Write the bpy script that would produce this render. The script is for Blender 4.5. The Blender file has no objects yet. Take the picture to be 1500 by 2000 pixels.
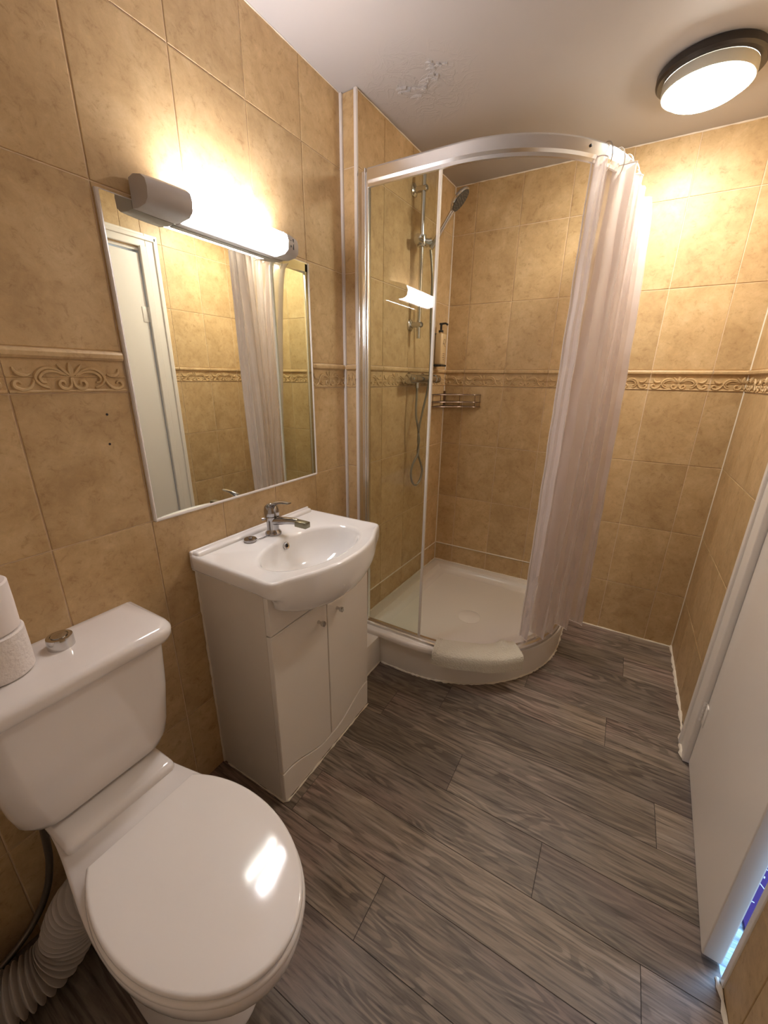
import bpy, bmesh, math, random
from mathutils import Vector, Matrix
random.seed(7)
sc = bpy.context.scene
PI = math.pi
# ------------------------------------------------------------------ camera
W, YB, H, BX = 1.4638, 1.7562, 2.2602, 0.0958      # room width, depth, height, shower boxing depth
cam_d = bpy.data.cameras.new('camera'); cam = bpy.data.objects.new('camera', cam_d)
sc.collection.objects.link(cam); sc.camera = cam
cam_d.sensor_fit = 'VERTICAL'; cam_d.sensor_height = 24.0
cam_d.lens = 24.0 * 780.0 / 2000.0
cam_d.clip_start = 0.01
cam.matrix_world = Matrix.Translation((1.0401, -0.5531, 1.3300)) @ (
    Matrix.Rotation(0.5277, 4, 'Z') @ Matrix.Rotation(1.2467, 4, 'X') @ Matrix.Rotation(0.0132, 4, 'Z'))
# ------------------------------------------------------------------ world, exposure
wd = bpy.data.worlds.new('world'); sc.world = wd; wd.use_nodes = True
wd.node_tree.nodes['Background'].inputs[0].default_value = (0.75, 0.85, 1.0, 1)
wd.node_tree.nodes['Background'].inputs[1].default_value = 0.3
sc.view_settings.view_transform = 'Standard'; sc.view_settings.look = 'None'
sc.view_settings.gamma = 1.0; sc.view_settings.use_curve_mapping = False
sc.view_settings.exposure = 2.3
MIRROR_LAMP = 13.5      # emission of the strip diffuser over the mirror
CEIL_LAMP = 19.5        # emission of the ceiling bulkhead diffuser
def area(name, loc, rot, size, power, col):
    l = bpy.data.lights.new(name, 'AREA'); l.energy = power; l.size = size; l.color = col
    o = bpy.data.objects.new(name, l); o.location = loc; o.rotation_euler = rot
    sc.collection.objects.link(o); return o
area('hall_window_light', (2.05, 1.1, 2.2), (0, 0.0, 0), 0.7, 20, (0.25, 0.55, 1.0))   # daylight out in the hall

# ------------------------------------------------------------------ materials
def mat(name, col, rough=.5, metal=0., spec=.5, coat=0., bump=None, emit=None, alpha=None):
    m = bpy.data.materials.new(name); m.use_nodes = True
    nt = m.node_tree; b = nt.nodes['Principled BSDF']
    b.inputs['Base Color'].default_value = (*col, 1); b.inputs['Roughness'].default_value = rough
    b.inputs['Metallic'].default_value = metal; b.inputs['Specular IOR Level'].default_value = spec
    b.inputs['Coat Weight'].default_value = coat
    if emit:
        b.inputs['Emission Color'].default_value = (*emit[0], 1); b.inputs['Emission Strength'].default_value = emit[1]
    if bump:
        n = nt.nodes.new('ShaderNodeTexNoise'); n.inputs['Scale'].default_value = bump[0]; n.inputs['Detail'].default_value = 4
        tc = nt.nodes.new('ShaderNodeTexCoord'); nt.links.new(tc.outputs['Object'], n.inputs['Vector'])
        bp = nt.nodes.new('ShaderNodeBump'); bp.inputs['Strength'].default_value = bump[1]; bp.inputs['Distance'].default_value = bump[2]
        nt.links.new(n.outputs['Fac'], bp.inputs['Height']); nt.links.new(bp.outputs['Normal'], b.inputs['Normal'])
    return m
def N(nt, t, **kw):
    n = nt.nodes.new(t)
    for k, v in kw.items():
        if k.startswith('_'): setattr(n, k[1:], v)
        else: n.inputs[k.replace('__', ' ')].default_value = v
    return n
def ramp(nt, fac, stops):
    r = nt.nodes.new('ShaderNodeValToRGB'); e = r.color_ramp.elements
    while len(e) > 1: e.remove(e[-1])
    e[0].position = stops[0][0]; e[0].color = (*stops[0][1], 1)
    for p, c in stops[1:]:
        k = e.new(p); k.color = (*c, 1)
    nt.links.new(fac, r.inputs[0]); return r
def obj_coords(nt, sep=7.0):
    tc = nt.nodes.new('ShaderNodeTexCoord'); oi = nt.nodes.new('ShaderNodeObjectInfo')
    mu = N(nt, 'ShaderNodeMath', _operation='MULTIPLY'); mu.inputs[1].default_value = sep
    nt.links.new(oi.outputs['Random'], mu.inputs[0])
    ad = N(nt, 'ShaderNodeVectorMath', _operation='ADD')
    nt.links.new(tc.outputs['Object'], ad.inputs[0]); nt.links.new(mu.outputs[0], ad.inputs[1])
    return ad.outputs[0], oi
def tile_material():
    m = mat('tan_ceramic', (.5, .33, .18), .45); nt = m.node_tree; b = nt.nodes['Principled BSDF']; L = nt.links.new
    co, oi = obj_coords(nt)
    n1 = N(nt, 'ShaderNodeTexNoise', Scale=9.0, Detail=8.0, Roughness=.65, Distortion=.6); L(co, n1.inputs['Vector'])
    n2 = N(nt, 'ShaderNodeTexNoise', Scale=42.0, Detail=8.0, Roughness=.78, Distortion=.5); L(co, n2.inputs['Vector'])
    r1 = ramp(nt, n1.outputs['Fac'], [(.3, (.480, .318, .152)), (.5, (.570, .393, .198)), (.70, (.650, .468, .256))])
    r2 = ramp(nt, n2.outputs['Fac'], [(.33, (.74, .68, .60)), (.45, (.97, .96, .95)), (.56, (1.02, 1.02, 1.02)), (.70, (1.14, 1.13, 1.10))])
    mx = N(nt, 'ShaderNodeMix', _data_type='RGBA', _blend_type='MULTIPLY'); mx.inputs[0].default_value = 1
    L(r1.outputs[0], mx.inputs[6]); L(r2.outputs[0], mx.inputs[7])
    hv = N(nt, 'ShaderNodeHueSaturation'); L(mx.outputs[2], hv.inputs['Color'])
    mr = N(nt, 'ShaderNodeMapRange'); mr.inputs[3].default_value = .93; mr.inputs[4].default_value = 1.05
    L(oi.outputs['Random'], mr.inputs[0]); L(mr.outputs[0], hv.inputs['Value'])
    L(hv.outputs[0], b.inputs['Base Color'])
    bp = N(nt, 'ShaderNodeBump', Strength=.25, Distance=.001); L(n1.outputs['Fac'], bp.inputs['Height']); L(bp.outputs[0], b.inputs['Normal'])
    return m
def wood_material(name, tint=1.0, blue=False):
    m = mat(name, (.15, .12, .1), .5); nt = m.node_tree; b = nt.nodes['Principled BSDF']; L = nt.links.new
    co, oi = obj_coords(nt, 11.0)
    mp = N(nt, 'ShaderNodeMapping'); mp.inputs['Scale'].default_value = (1.2, 17, 1); L(co, mp.inputs[0])
    n1 = N(nt, 'ShaderNodeTexNoise', Scale=1.6, Detail=10.0, Roughness=.72, Distortion=.9); L(mp.outputs[0], n1.inputs['Vector'])
    mp2 = N(nt, 'ShaderNodeMapping'); mp2.inputs['Scale'].default_value = (1.5, 8.5, 1); L(co, mp2.inputs[0])
    # cathedral grain: contour lines of a stretched noise
    n2 = N(nt, 'ShaderNodeTexNoise', Scale=1.3, Detail=2.0, Roughness=.45, Distortion=.3); L(mp2.outputs[0], n2.inputs['Vector'])
    mu = N(nt, 'ShaderNodeMath', _operation='MULTIPLY'); mu.inputs[1].default_value = 85; L(n2.outputs['Fac'], mu.inputs[0])
    sn = N(nt, 'ShaderNodeMath', _operation='SINE'); L(mu.outputs[0], sn.inputs[0])
    rs = ramp(nt, sn.outputs[0], [(0., (.50, .48, .46)), (.22, (.86, .85, .84)), (.45, (1, 1, 1)), (1., (1.16, 1.16, 1.16))])
    mp3 = N(nt, 'ShaderNodeMapping'); mp3.inputs['Scale'].default_value = (7, 120, 1); L(co, mp3.inputs[0])
    n3 = N(nt, 'ShaderNodeTexNoise', Scale=1.0, Detail=4.0, Roughness=.6); L(mp3.outputs[0], n3.inputs['Vector'])
    r3 = ramp(nt, n3.outputs['Fac'], [(.36, (.50, .48, .46)), (.48, (1, 1, 1)), (.62, (1.12, 1.12, 1.12)), (.72, (1.4, 1.38, 1.36))])
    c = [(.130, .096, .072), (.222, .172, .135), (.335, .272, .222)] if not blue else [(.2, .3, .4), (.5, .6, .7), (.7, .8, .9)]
    r1 = ramp(nt, n1.outputs['Fac'], [(.3, c[0]), (.5, c[1]), (.72, c[2])])
    a = N(nt, 'ShaderNodeMix', _data_type='RGBA', _blend_type='MULTIPLY'); a.inputs[0].default_value = .9; nm = N(nt, 'ShaderNodeTexNoise', Scale=2.6, Detail=2.0); L(mp2.outputs[0], nm.inputs['Vector']); rm = ramp(nt, nm.outputs['Fac'], [(.42, (.06,) * 3), (.62, (.75,) * 3)]); L(rm.outputs[0], a.inputs[0])
    L(r1.outputs[0], a.inputs[6]); L(rs.outputs[0], a.inputs[7])
    a2 = N(nt, 'ShaderNodeMix', _data_type='RGBA', _blend_type='MULTIPLY'); a2.inputs[0].default_value = 1.0
    L(a.outputs[2], a2.inputs[6]); L(r3.outputs[0], a2.inputs[7])
    # knots
    mp4 = N(nt, 'ShaderNodeMapping'); mp4.inputs['Scale'].default_value = (2.1, 5.0, 1); L(co, mp4.inputs[0])
    vo = N(nt, 'ShaderNodeTexVoronoi', Scale=1.0); L(mp4.outputs[0], vo.inputs['Vector'])
    rk = ramp(nt, vo.outputs['Distance'], [(0., (.2, .17, .15)), (.05, (.5, .47, .45)), (.11, (1, 1, 1))])
    a3 = N(nt, 'ShaderNodeMix', _data_type='RGBA', _blend_type='MULTIPLY'); a3.inputs[0].default_value = .8
    L(a2.outputs[2], a3.inputs[6]); L(rk.outputs[0], a3.inputs[7])
    hv = N(nt, 'ShaderNodeHueSaturation'); L(a3.outputs[2], hv.inputs['Color'])
    mr = N(nt, 'ShaderNodeMapRange'); mr.inputs[3].default_value = .70 * tint; mr.inputs[4].default_value = 1.25 * tint
    L(oi.outputs['Random'], mr.inputs[0]); L(mr.outputs[0], hv.inputs['Value'])
    # slight per-plank pinkish / brownish drift
    n4 = N(nt, 'ShaderNodeTexNoise', Scale=2.2, Detail=1.0); L(co, n4.inputs['Vector'])
    rp = ramp(nt, n4.outputs['Fac'], [(.38, (1.0, .97, .90)), (.5, (1, 1, 1)), (.62, (1.06, .96, .97))])
    a4 = N(nt, 'ShaderNodeMix', _data_type='RGBA', _blend_type='MULTIPLY'); a4.inputs[0].default_value = 1
    L(hv.outputs[0], a4.inputs[6]); L(rp.outputs[0], a4.inputs[7]); L(a4.outputs[2], b.inputs['Base Color'])
    bp = N(nt, 'ShaderNodeBump', Strength=.2, Distance=.0006); L(n3.outputs['Fac'], bp.inputs['Height']); L(bp.outputs[0], b.inputs['Normal'])
    return m
def ceiling_material():
    m = mat('painted_plaster', (.45, .425, .415), .55); nt = m.node_tree; b = nt.nodes['Principled BSDF']; L = nt.links.new
    tc = nt.nodes.new('ShaderNodeTexCoord')
    n1 = N(nt, 'ShaderNodeTexNoise', Scale=3.5, Detail=3.0); L(tc.outputs['Object'], n1.inputs['Vector'])
    # flaking patch close to the boxing corner
    v = N(nt, 'ShaderNodeVectorMath', _operation='DISTANCE'); v.inputs[1].default_value = (.25, 1.0, H); L(tc.outputs['Object'], v.inputs[0])
    rr = ramp(nt, v.outputs['Value'], [(0., (1, 1, 1)), (.1, (.5, .5, .5)), (.24, (0, 0, 0))])
    n2 = N(nt, 'ShaderNodeTexNoise', Scale=14.0, Detail=7.0, Distortion=1.5); L(tc.outputs['Object'], n2.inputs['Vector'])
    r2 = ramp(nt, n2.outputs['Fac'], [(.44, (0, 0, 0)), (.5, (1, 1, 1)), (.56, (.2, .2, .2))])
    mu = N(nt, 'ShaderNodeMath', _operation='MULTIPLY'); L(rr.outputs[0], mu.inputs[0]); L(r2.outputs[0], mu.inputs[1])
    ad = N(nt, 'ShaderNodeMath', _operation='MULTIPLY_ADD'); ad.inputs[1].default_value = .7; L(mu.outputs[0], ad.inputs[2]); L(n1.outputs['Fac'], ad.inputs[0])
    bp = N(nt, 'ShaderNodeBump', Strength=.6, Distance=.004); L(ad.outputs[0], bp.inputs['Height']); L(bp.outputs[0], b.inputs['Normal'])
    return m
def glass_material(name, tint=(.93, .96, .92)):
    m = bpy.data.materials.new(name); m.use_nodes = True; nt = m.node_tree; nt.nodes.clear(); L = nt.links.new
    o = nt.nodes.new('ShaderNodeOutputMaterial'); t = nt.nodes.new('ShaderNodeBsdfTransparent'); t.inputs[0].default_value = (*tint, 1)
    g = nt.nodes.new('ShaderNodeBsdfGlossy'); g.inputs['Roughness'].default_value = .0
    f = nt.nodes.new('ShaderNodeFresnel'); f.inputs['IOR'].default_value = 1.5
    ge = nt.nodes.new('ShaderNodeNewGeometry'); iv = N(nt, 'ShaderNodeMath', _operation='SUBTRACT'); iv.inputs[0].default_value = 1; L(ge.outputs['Backfacing'], iv.inputs[1])
    fm = N(nt, 'ShaderNodeMath', _operation='MULTIPLY'); L(f.outputs[0], fm.inputs[0]); L(iv.outputs[0], fm.inputs[1])      # one reflection per outer face of the pane
    s = nt.nodes.new('ShaderNodeMixShader'); L(fm.outputs[0], s.inputs[0]); L(t.outputs[0], s.inputs[1]); L(g.outputs[0], s.inputs[2]); L(s.outputs[0], o.inputs[0])
    return m
def curtain_material():
    m = bpy.data.materials.new('striped_voile'); m.use_nodes = True; nt = m.node_tree; b = nt.nodes['Principled BSDF']; L = nt.links.new
    o = nt.nodes['Material Output']
    b.inputs['Base Color'].default_value = (.86, .77, .74, 1); b.inputs['Roughness'].default_value = .38; b.inputs['Sheen Weight'].default_value = .3
    b.inputs['Specular IOR Level'].default_value = .6
    tl = nt.nodes.new('ShaderNodeBsdfTranslucent'); tl.inputs[0].default_value = (.88, .80, .75, 1)
    tr = nt.nodes.new('ShaderNodeBsdfTransparent')
    m1 = nt.nodes.new('ShaderNodeMixShader'); m1.inputs[0].default_value = .32; L(b.outputs[0], m1.inputs[1]); L(tl.outputs[0], m1.inputs[2])
    uv = nt.nodes.new('ShaderNodeUVMap'); uv.uv_map = 'UVMap'
    sx = nt.nodes.new('ShaderNodeSeparateXYZ'); L(uv.outputs[0], sx.inputs[0])
    mu = N(nt, 'ShaderNodeMath', _operation='MULTIPLY'); mu.inputs[1].default_value = 30; L(sx.outputs[0], mu.inputs[0])
    fr = N(nt, 'ShaderNodeMath', _operation='FRACT'); L(mu.outputs[0], fr.inputs[0])
    rp = ramp(nt, fr.outputs[0], [(0., (.46,) * 3), (.42, (.46,) * 3), (.48, (.04,) * 3), (.94, (.04,) * 3), (1., (.46,) * 3)])
    m2 = nt.nodes.new('ShaderNodeMixShader'); L(rp.outputs[0], m2.inputs[0]); L(m1.outputs[0], m2.inputs[1]); L(tr.outputs[0], m2.inputs[2])
    L(m2.outputs[0], o.inputs[0])
    n = N(nt, 'ShaderNodeTexNoise', Scale=30.0, Detail=3.0); tc = nt.nodes.new('ShaderNodeTexCoord'); L(tc.outputs['Object'], n.inputs['Vector'])
    bp = N(nt, 'ShaderNodeBump', Strength=.35, Distance=.003); L(n.outputs['Fac'], bp.inputs['Height']); L(bp.outputs[0], b.inputs['Normal'])
    return m
M = dict(
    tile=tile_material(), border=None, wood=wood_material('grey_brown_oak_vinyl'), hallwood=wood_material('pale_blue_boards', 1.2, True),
    grout=mat('grout', (.80, .64, .46), .8), substrate=mat('plaster', (.55, .45, .33), .9),
    ceiling=ceiling_material(), gloss=mat('white_gloss_paint', (.86, .80, .73), .3, bump=(3, .15, .002)),
    ceramic=mat('white_ceramic', (.80, .74, .70), .07, coat=.3), basin=mat('white_basin_ceramic', (.85, .82, .79), .09, coat=.3),
    seat=mat('white_lacquered_seat', (.84, .78, .73), .10, coat=.1), plastic=mat('white_plastic', (.74, .71, .67), .35),
    cap=mat('grey_white_plastic', (.50, .46, .44), .4), capdark=mat('socket_black', (.02, .02, .02), .5),
    vinyl=mat('cream_foil_panel', (.80, .74, .66), .38), vinylside=mat('cream_foil_side', (.70, .63, .54), .45),
    chrome=mat('chrome', (.62, .61, .60), .12, 1.), alu=mat('polished_aluminium', (.82, .81, .80), .24, 1.), tapm=mat('worn_chrome', (.42, .41, .42), .16, 1.),
    lime=mat('limescaled_metal', (.26, .245, .18), .32, .85, bump=(80, .6, .002)), dark=mat('dark_hole', (.015, .01, .01), .6),
    blackring=mat('dark_bronze_ring', (.035, .028, .024), .35), sealant=mat('cream_sealant', (.80, .72, .60), .5, bump=(60, .5, .004)),
    whitetrim=mat('white_plastic_trim', (.72, .66, .61), .35), mirror=mat('silvered_mirror', (.80, .82, .74), .0, 1.),
    acrylic=mat('white_acrylic', (.84, .78, .71), .22), riser=mat('white_riser', (.80, .74, .66), .35),
    towel=mat('cream_towelling', (.74, .69, .57), .95, bump=(170, 1.0, .006)), paper=mat('toilet_paper', (.80, .73, .69), .95, bump=(140, .7, .003)),
    paperflat=mat('toilet_paper_smooth', (.82, .74, .70), .95, bump=(40, .2, .001)), card=mat('cardboard', (.45, .36, .26), .9),
    flex=mat('white_flexible_pvc', (.50, .45, .41), .45), braid=mat('braided_hose', (.16, .13, .10), .35, .6, bump=(400, .5, .001)),
    wire=mat('bronzed_wire', (.23, .16, .12), .3, .9), hose=mat('steel_hose', (.34, .32, .27), .28, .9, bump=(500, .5, .001)),
    headface=mat('grey_spray_face', (.03, .03, .028), .4), black=mat('black_plastic', (.02, .02, .02), .35),
    bottle=mat('amber_clear_bottle', (.62, .45, .24), .25), ink=mat('dark_print', (.10, .06, .04), .6), inkgrey=mat('grey_print', (.12, .12, .14), .5),
    mlamp=mat('lit_diffuser', (.9, .9, .9), .4, emit=((1.0, .965, .99), MIRROR_LAMP)), clamp=mat('lit_glass_dome', (.9, .9, .9), .3, emit=((1.0, .945, .84), CEIL_LAMP)),
    clampside=mat('dome_rim_glass', (.60, .58, .50), .3), glass=glass_material('clear_glass'), seal=mat('clear_seal_strip', (.72, .67, .60), .25),
    curtain=curtain_material(), purple=mat('purple_pile', (.045, .012, .09), .9), white=mat('white_fleck', (.8, .8, .85), .8),
    hall=mat('hall_paint', (.5, .5, .52), .7))
M['border'] = M['tile']

# ------------------------------------------------------------------ mesh helpers
class B:
    def __init__(s): s.bm = bmesh.new()
    def box(s, x0, x1, y0, y1, z0, z1, bev=0, seg=2):
        t = bmesh.new(); bmesh.ops.create_cube(t, size=1)
        for v in t.verts: v.co = Vector(((x0 + x1) / 2 + v.co.x * (x1 - x0), (y0 + y1) / 2 + v.co.y * (y1 - y0), (z0 + z1) / 2 + v.co.z * (z1 - z0)))
        if bev: bmesh.ops.bevel(t, geom=t.edges[:], offset=bev, segments=seg, affect='EDGES', profile=.5)
        return s.add(t)
    def add(s, t):
        me = bpy.data.meshes.new('t'); t.to_mesh(me); t.free(); s.bm.from_mesh(me); bpy.data.meshes.remove(me); return s
    def loft(s, rings, cap0=True, cap1=True, closed=True):
        vs = [[s.bm.verts.new(p) for p in r] for r in rings]; n = len(rings[0])
        for a, b in zip(vs, vs[1:]):
            for i in range(n if closed else n - 1):
                try: s.bm.faces.new((a[i], a[(i + 1) % n], b[(i + 1) % n], b[i]))
                except ValueError: pass
        if cap0: s.bm.faces.new(vs[0][::-1])
        if cap1: s.bm.faces.new(vs[-1])
        return s
    def tube(s, pts, r, n=10, caps=True, closed=False, squash=None):
        pts = [Vector(p) for p in pts]; m = len(pts); rings = []; up = None
        for i, p in enumerate(pts):
            if closed: t = pts[(i + 1) % m] - pts[i - 1]
            else: t = pts[min(i + 1, m - 1)] - pts[max(i - 1, 0)]
            t.normalize()
            if up is None: up = Vector((0, 0, 1)) if abs(t.z) < .9 else Vector((1, 0, 0))
            a = t.cross(up).normalized(); up = a.cross(t).normalized()
            rr = r[i] if isinstance(r, (list, tuple)) else r
            rings.append([p + (a * math.cos(2 * PI * k / n) + up * math.sin(2 * PI * k / n)) * rr for k in range(n)])
        if closed: rings.append(rings[0])
        s.loft(rings, caps and not closed, caps and not closed); return s
    def lathe(s, prof, c, axis=(0, 0, 1), n=24, caps=True):
        ax = Vector(axis).normalized(); u = ax.orthogonal().normalized(); w = ax.cross(u); c = Vector(c)
        s.loft([[c + ax * h + (u * math.cos(2 * PI * k / n) + w * math.sin(2 * PI * k / n)) * max(r, 1e-5) for k in range(n)] for r, h in prof], caps, caps); return s
    def build(s, name, m, parent=None, smooth=False, loc=None, angle=40):
        bmesh.ops.remove_doubles(s.bm, verts=s.bm.verts[:], dist=1e-6)
        bmesh.ops.recalc_face_normals(s.bm, faces=s.bm.faces[:])
        me = bpy.data.meshes.new(name)
        base = Vector(loc) if loc is not None else (world_loc(parent) if parent else None)
        if base is not None: bmesh.ops.translate(s.bm, vec=-base, verts=s.bm.verts[:])
        if smooth:
            for f in s.bm.faces: f.smooth = True
            for e in s.bm.edges:
                if len(e.link_faces) == 2 and e.calc_face_angle(0) > math.radians(angle): e.smooth = False
        s.bm.to_mesh(me); s.bm.free(); me.materials.append(m)
        o = bpy.data.objects.new(name, me); sc.collection.objects.link(o)
        if base is not None: o.location = base - (world_loc(parent) if parent else Vector())
        if parent: o.parent = parent
        return o
def world_loc(o):
    v = Vector()
    while o: v = v + o.location; o = o.parent
    return v
def tag(o, label=None, cat=None, group=None, kind=None):
    if label: o['label'] = label
    if cat: o['category'] = cat
    if group: o['group'] = group
    if kind: o['kind'] = kind
    return o
def thing(name, loc, label, cat, group=None):
    o = bpy.data.objects.new(name, None); o.empty_display_size = .05; o.location = loc; sc.collection.objects.link(o)
    return tag(o, label, cat, group)
def st(o, label, cat='room part'): return tag(o, label, cat, None, 'structure')
def smoothpath(pts, n=8):
    P = [Vector(p) for p in pts]; out = []
    for i in range(len(P) - 1):
        a, b, c, d = P[max(i - 1, 0)], P[i], P[i + 1], P[min(i + 2, len(P) - 1)]
        for k in range(n):
            t = k / n; out.append(.5 * ((2 * b) + (c - a) * t + (2 * a - 5 * b + 4 * c - d) * t * t + (3 * b - a - 3 * c + d) * t ** 3))
    out.append(P[-1]); return out

# ------------------------------------------------------------------ tiles
Z7, Z6, Z5, ZBB, ZBT, Z2, Z1 = .2930, .6254, .9578, 1.2902, 1.3791, 1.7115, 2.0439
ROWS = [(0, Z7), (Z7, Z6), (Z6, Z5), (Z5, ZBB), (ZBT, Z2), (Z2, Z1), (Z1, H)]
G = .0013                                            # half grout joint
AX = {'left': lambda u, v, n: (n, u, v), 'back': lambda u, v, n: (u, -n, v), 'right': lambda u, v, n: (-n, u, v)}
cache = {}
def tile_mesh(kind, w, h):
    k = (kind, round(w, 4), round(h, 4))
    if k in cache: return cache[k]
    f = AX[kind]; c = .0014; bm = bmesh.new(); R = []
    for n, d in ((-.008, 0), (-c, 0), (-.0003, c * .5), (0, c * 1.3)):
        R.append([bm.verts.new(f(a * (w / 2 - d), b * (h / 2 - d), n)) for a, b in ((-1, -1), (1, -1), (1, 1), (-1, 1))])
    for a, b in zip(R, R[1:]):
        for i in range(4): bm.faces.new((a[i], a[(i + 1) % 4], b[(i + 1) % 4], b[i]))
    bm.faces.new(R[-1]); bmesh.ops.recalc_face_normals(bm, faces=bm.faces[:])
    me = bpy.data.meshes.new('tile'); bm.to_mesh(me); bm.free(); me.materials.append(M['tile']); cache[k] = me; return me
def scrolls():
    """relief of the border tile: swept half round scrolls, in unit (u, v) with u mirrored about the middle"""
    P = [[(.39, .11), (.50, .17), (.58, .31), (.55, .44), (.45, .55), (.33, .57), (.20, .52), (.07, .40)],
         [(.42, .24), (.49, .26), (.51, .36), (.44, .46), (.34, .50), (.22, .48), (.10, .41)],
         [(.02, .40), (.10, .50), (.20, .66)], [(.01, .38), (.02, .52), (.0, .70)],
         [(.01, .36), (.03, .18), (.10, .09), (.19, .11), (.23, .19), (.20, .27), (.14, .26), (.13, .19)],
         [(.58, .37), (.64, .20), (.72, .10), (.82, .08), (.91, .15), (.90, .25), (.84, .27), (.80, .21)],
         [(.88, .58), (.86, .48), (.79, .41), (.71, .40), (.64, .44)]]
    return P
def border_mesh(kind, w0, w, part=None):
    """border tile of full width w0, cut to [part] of it"""
    key = ('b', kind, round(w0, 4), part)
    if key in cache: return cache[key]
    hh = ZBT - ZBB - 2 * G; b = B(); ww = w0 - 2 * G
    prof = [(-hh / 2, -.008), (-hh / 2, 0), (-hh / 2 + .001, .0018), (-hh / 2 + .0035, .0028), (-hh / 2 + .006, .0018), (-hh / 2 + .007, -.0005), (hh / 2 - .0195, -.0005),
            (hh / 2 - .0185, .0045), (hh / 2 - .014, .0085), (hh / 2 - .006, .0085), (hh / 2 - .001, .006), (hh / 2, .003), (hh / 2, -.008)]
    b.loft([[Vector((u, v, n)) for v, n in prof] for u in (-ww / 2, ww / 2)])
    V = lambda v: -hh / 2 + v * hh
    for sgn in (-1, 1):
        for p in scrolls():
            pts = smoothpath([(sgn * d * ww / 2, V(v), .0006) for d, v in p], 4)
            m = len(pts); b.tube(pts, [.0029 * (.65 + .6 * math.sin(PI * i / (m - 1))) * 1.15 for i in range(m)], 6)
        b.tube([(sgn * .0, V(.38), 0), (sgn * .46 * ww / 2, V(.38), 0)], .0017, 6)
        b.tube([(sgn * .60 * ww / 2, V(.37), 0), (sgn * ww / 2, V(.37), 0)], .0015, 6)
    if part:
        for co, no in (((part[0] * ww - ww / 2, 0, 0), (-1, 0, 0)), ((part[1] * ww - ww / 2, 0, 0), (1, 0, 0))):
            g = b.bm.verts[:] + b.bm.edges[:] + b.bm.faces[:]
            bmesh.ops.bisect_plane(b.bm, geom=g, plane_co=co, plane_no=no, clear_outer=True)
    bmesh.ops.recalc_face_normals(b.bm, faces=b.bm.faces[:])
    for v in b.bm.verts: v.co = Vector(AX[kind](*v.co))
    if kind != 'back':
        bmesh.ops.recalc_face_normals(b.bm, faces=b.bm.faces[:])
    for f in b.bm.faces: f.smooth = False
    me = bpy.data.meshes.new('border_tile'); b.bm.to_mesh(me); b.bm.free(); me.materials.append(M['border']); cache[key] = me; return me
def lay(wall, kind, plane, us, lo, hi, rows=ROWS, zlo=0, zhi=H, border=True, skip=None):
    """tiles between consecutive us, cut to [lo, hi]; kind gives the facing"""
    f = AX[kind]
    def put(name, me, u, v):
        o = bpy.data.objects.new(name, me); sc.collection.objects.link(o)
        p = list(f(u, v, 0)); p[0 if kind != 'back' else 1] = plane
        o.location = Vector(p) - world_loc(wall); o.parent = wall
    for a, b in zip(us, us[1:]):
        c, d = max(a, lo), min(b, hi)
        covered = kind == 'left' and plane == 0 and -.01 < a < .6      # behind the mirror
        if d - c < .012: continue
        for z0, z1 in rows:
            e, g = max(z0, zlo), min(z1, zhi)
            if g - e < .012: continue
            put('tile', tile_mesh(kind, d - c - 2 * G, g - e - 2 * G), (c + d) / 2, (e + g) / 2)
        if border and not covered and zlo < ZBB and zhi > ZBT:
            w = b - a; full = abs(c - a) < 1e-6 and abs(d - b) < 1e-6
            put('border_tile', border_mesh(kind, w, w, None if full else ((c - a) / w + .004, (d - a) / w - .004)), (a + b) / 2, (ZBB + ZBT) / 2)

T = .225
# left wall
GR = -.0024
wl = st(B().box(-.12, GR, -.95, .889, 0, H).build('wall_left', M['grout']), 'long tan tiled wall behind toilet, washbasin and mirror', 'wall')
lay(wl, 'left', 0, [i * T for i in range(-4, 5)], -.9, .8885)
for y, z in ((-.057, 1.241), (-.064, 1.173)):
    B().lathe([(.0028, -.004), (.0028, .0004), (.002, .0005)], (0, y, z), (1, 0, 0), 10).build('screw_hole', M['dark'], wl)
# pipe boxing that thickens the wall in the shower
wb = st(B().box(-.12, BX + GR, .889 - GR, YB + .12, 0, H).build('wall_boxing', M['grout']), 'boxed-out tan tiled wall inside the shower with corner trims', 'wall')
SL = .0346
def bxs(y): return BX - SL * (YB - y)
lay(wb, 'left', BX, [1.0762 + i * T for i in range(-1, 5)], .893, YB)
lay(wb, 'back', .889, [.030, BX], .030, BX - .001, border=True)
for x, y in ((.034, .885), (BX + .0005, .888)):
    t = B().box(x - .0065, x + .0065, y - .005, y + .006, 0, H, .0025); t.build('corner_trim', M['whitetrim'], wb)
wb.matrix_world = Matrix.Translation((BX, YB, 0)) @ Matrix.Rotation(-math.atan(SL), 4, 'Z') @ Matrix.Translation((-BX, -YB, 0))      # the boxing runs slightly out of square
# back wall
wk = st(B().box(BX, W + .12, YB - GR, YB + .12, 0, H).build('wall_back', M['grout']), 'tan tiled end wall behind the shower curtain', 'wall')
xs = [W - .1249 - i * T for i in range(6, -2, -1)]
lay(wk, 'back', YB, xs, BX, W - .0005)
# right wall with the door opening
DY0, DY1, DZ = .322, .985, 2.0
b = B(); b.box(W - GR, W + .1, DY1, YB + .12, 0, H); b.box(W - GR, W + .1, -.95, DY0 - .014, 0, H); b.box(W - GR, W + .1, DY0 - .014, DY1, DZ, H)
wr = st(b.build('wall_right', M['grout']), 'tan tiled wall on the right with the doorway', 'wall')
ys = [1.336 + i * T for i in range(-11, 3)]
lay(wr, 'right', W, ys, DY1 + .01, YB); lay(wr, 'right', W, ys, -.9, DY0 - .016); lay(wr, 'right', W, ys, DY0 - .016, DY1 + .01, zlo=DZ, border=False)
# front wall behind the camera
wf = st(B().box(-.12, W + .12, -1.02, -.902, 0, H).build('wall_front', M['gloss']), 'plain painted wall behind the viewpoint', 'wall')
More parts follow.
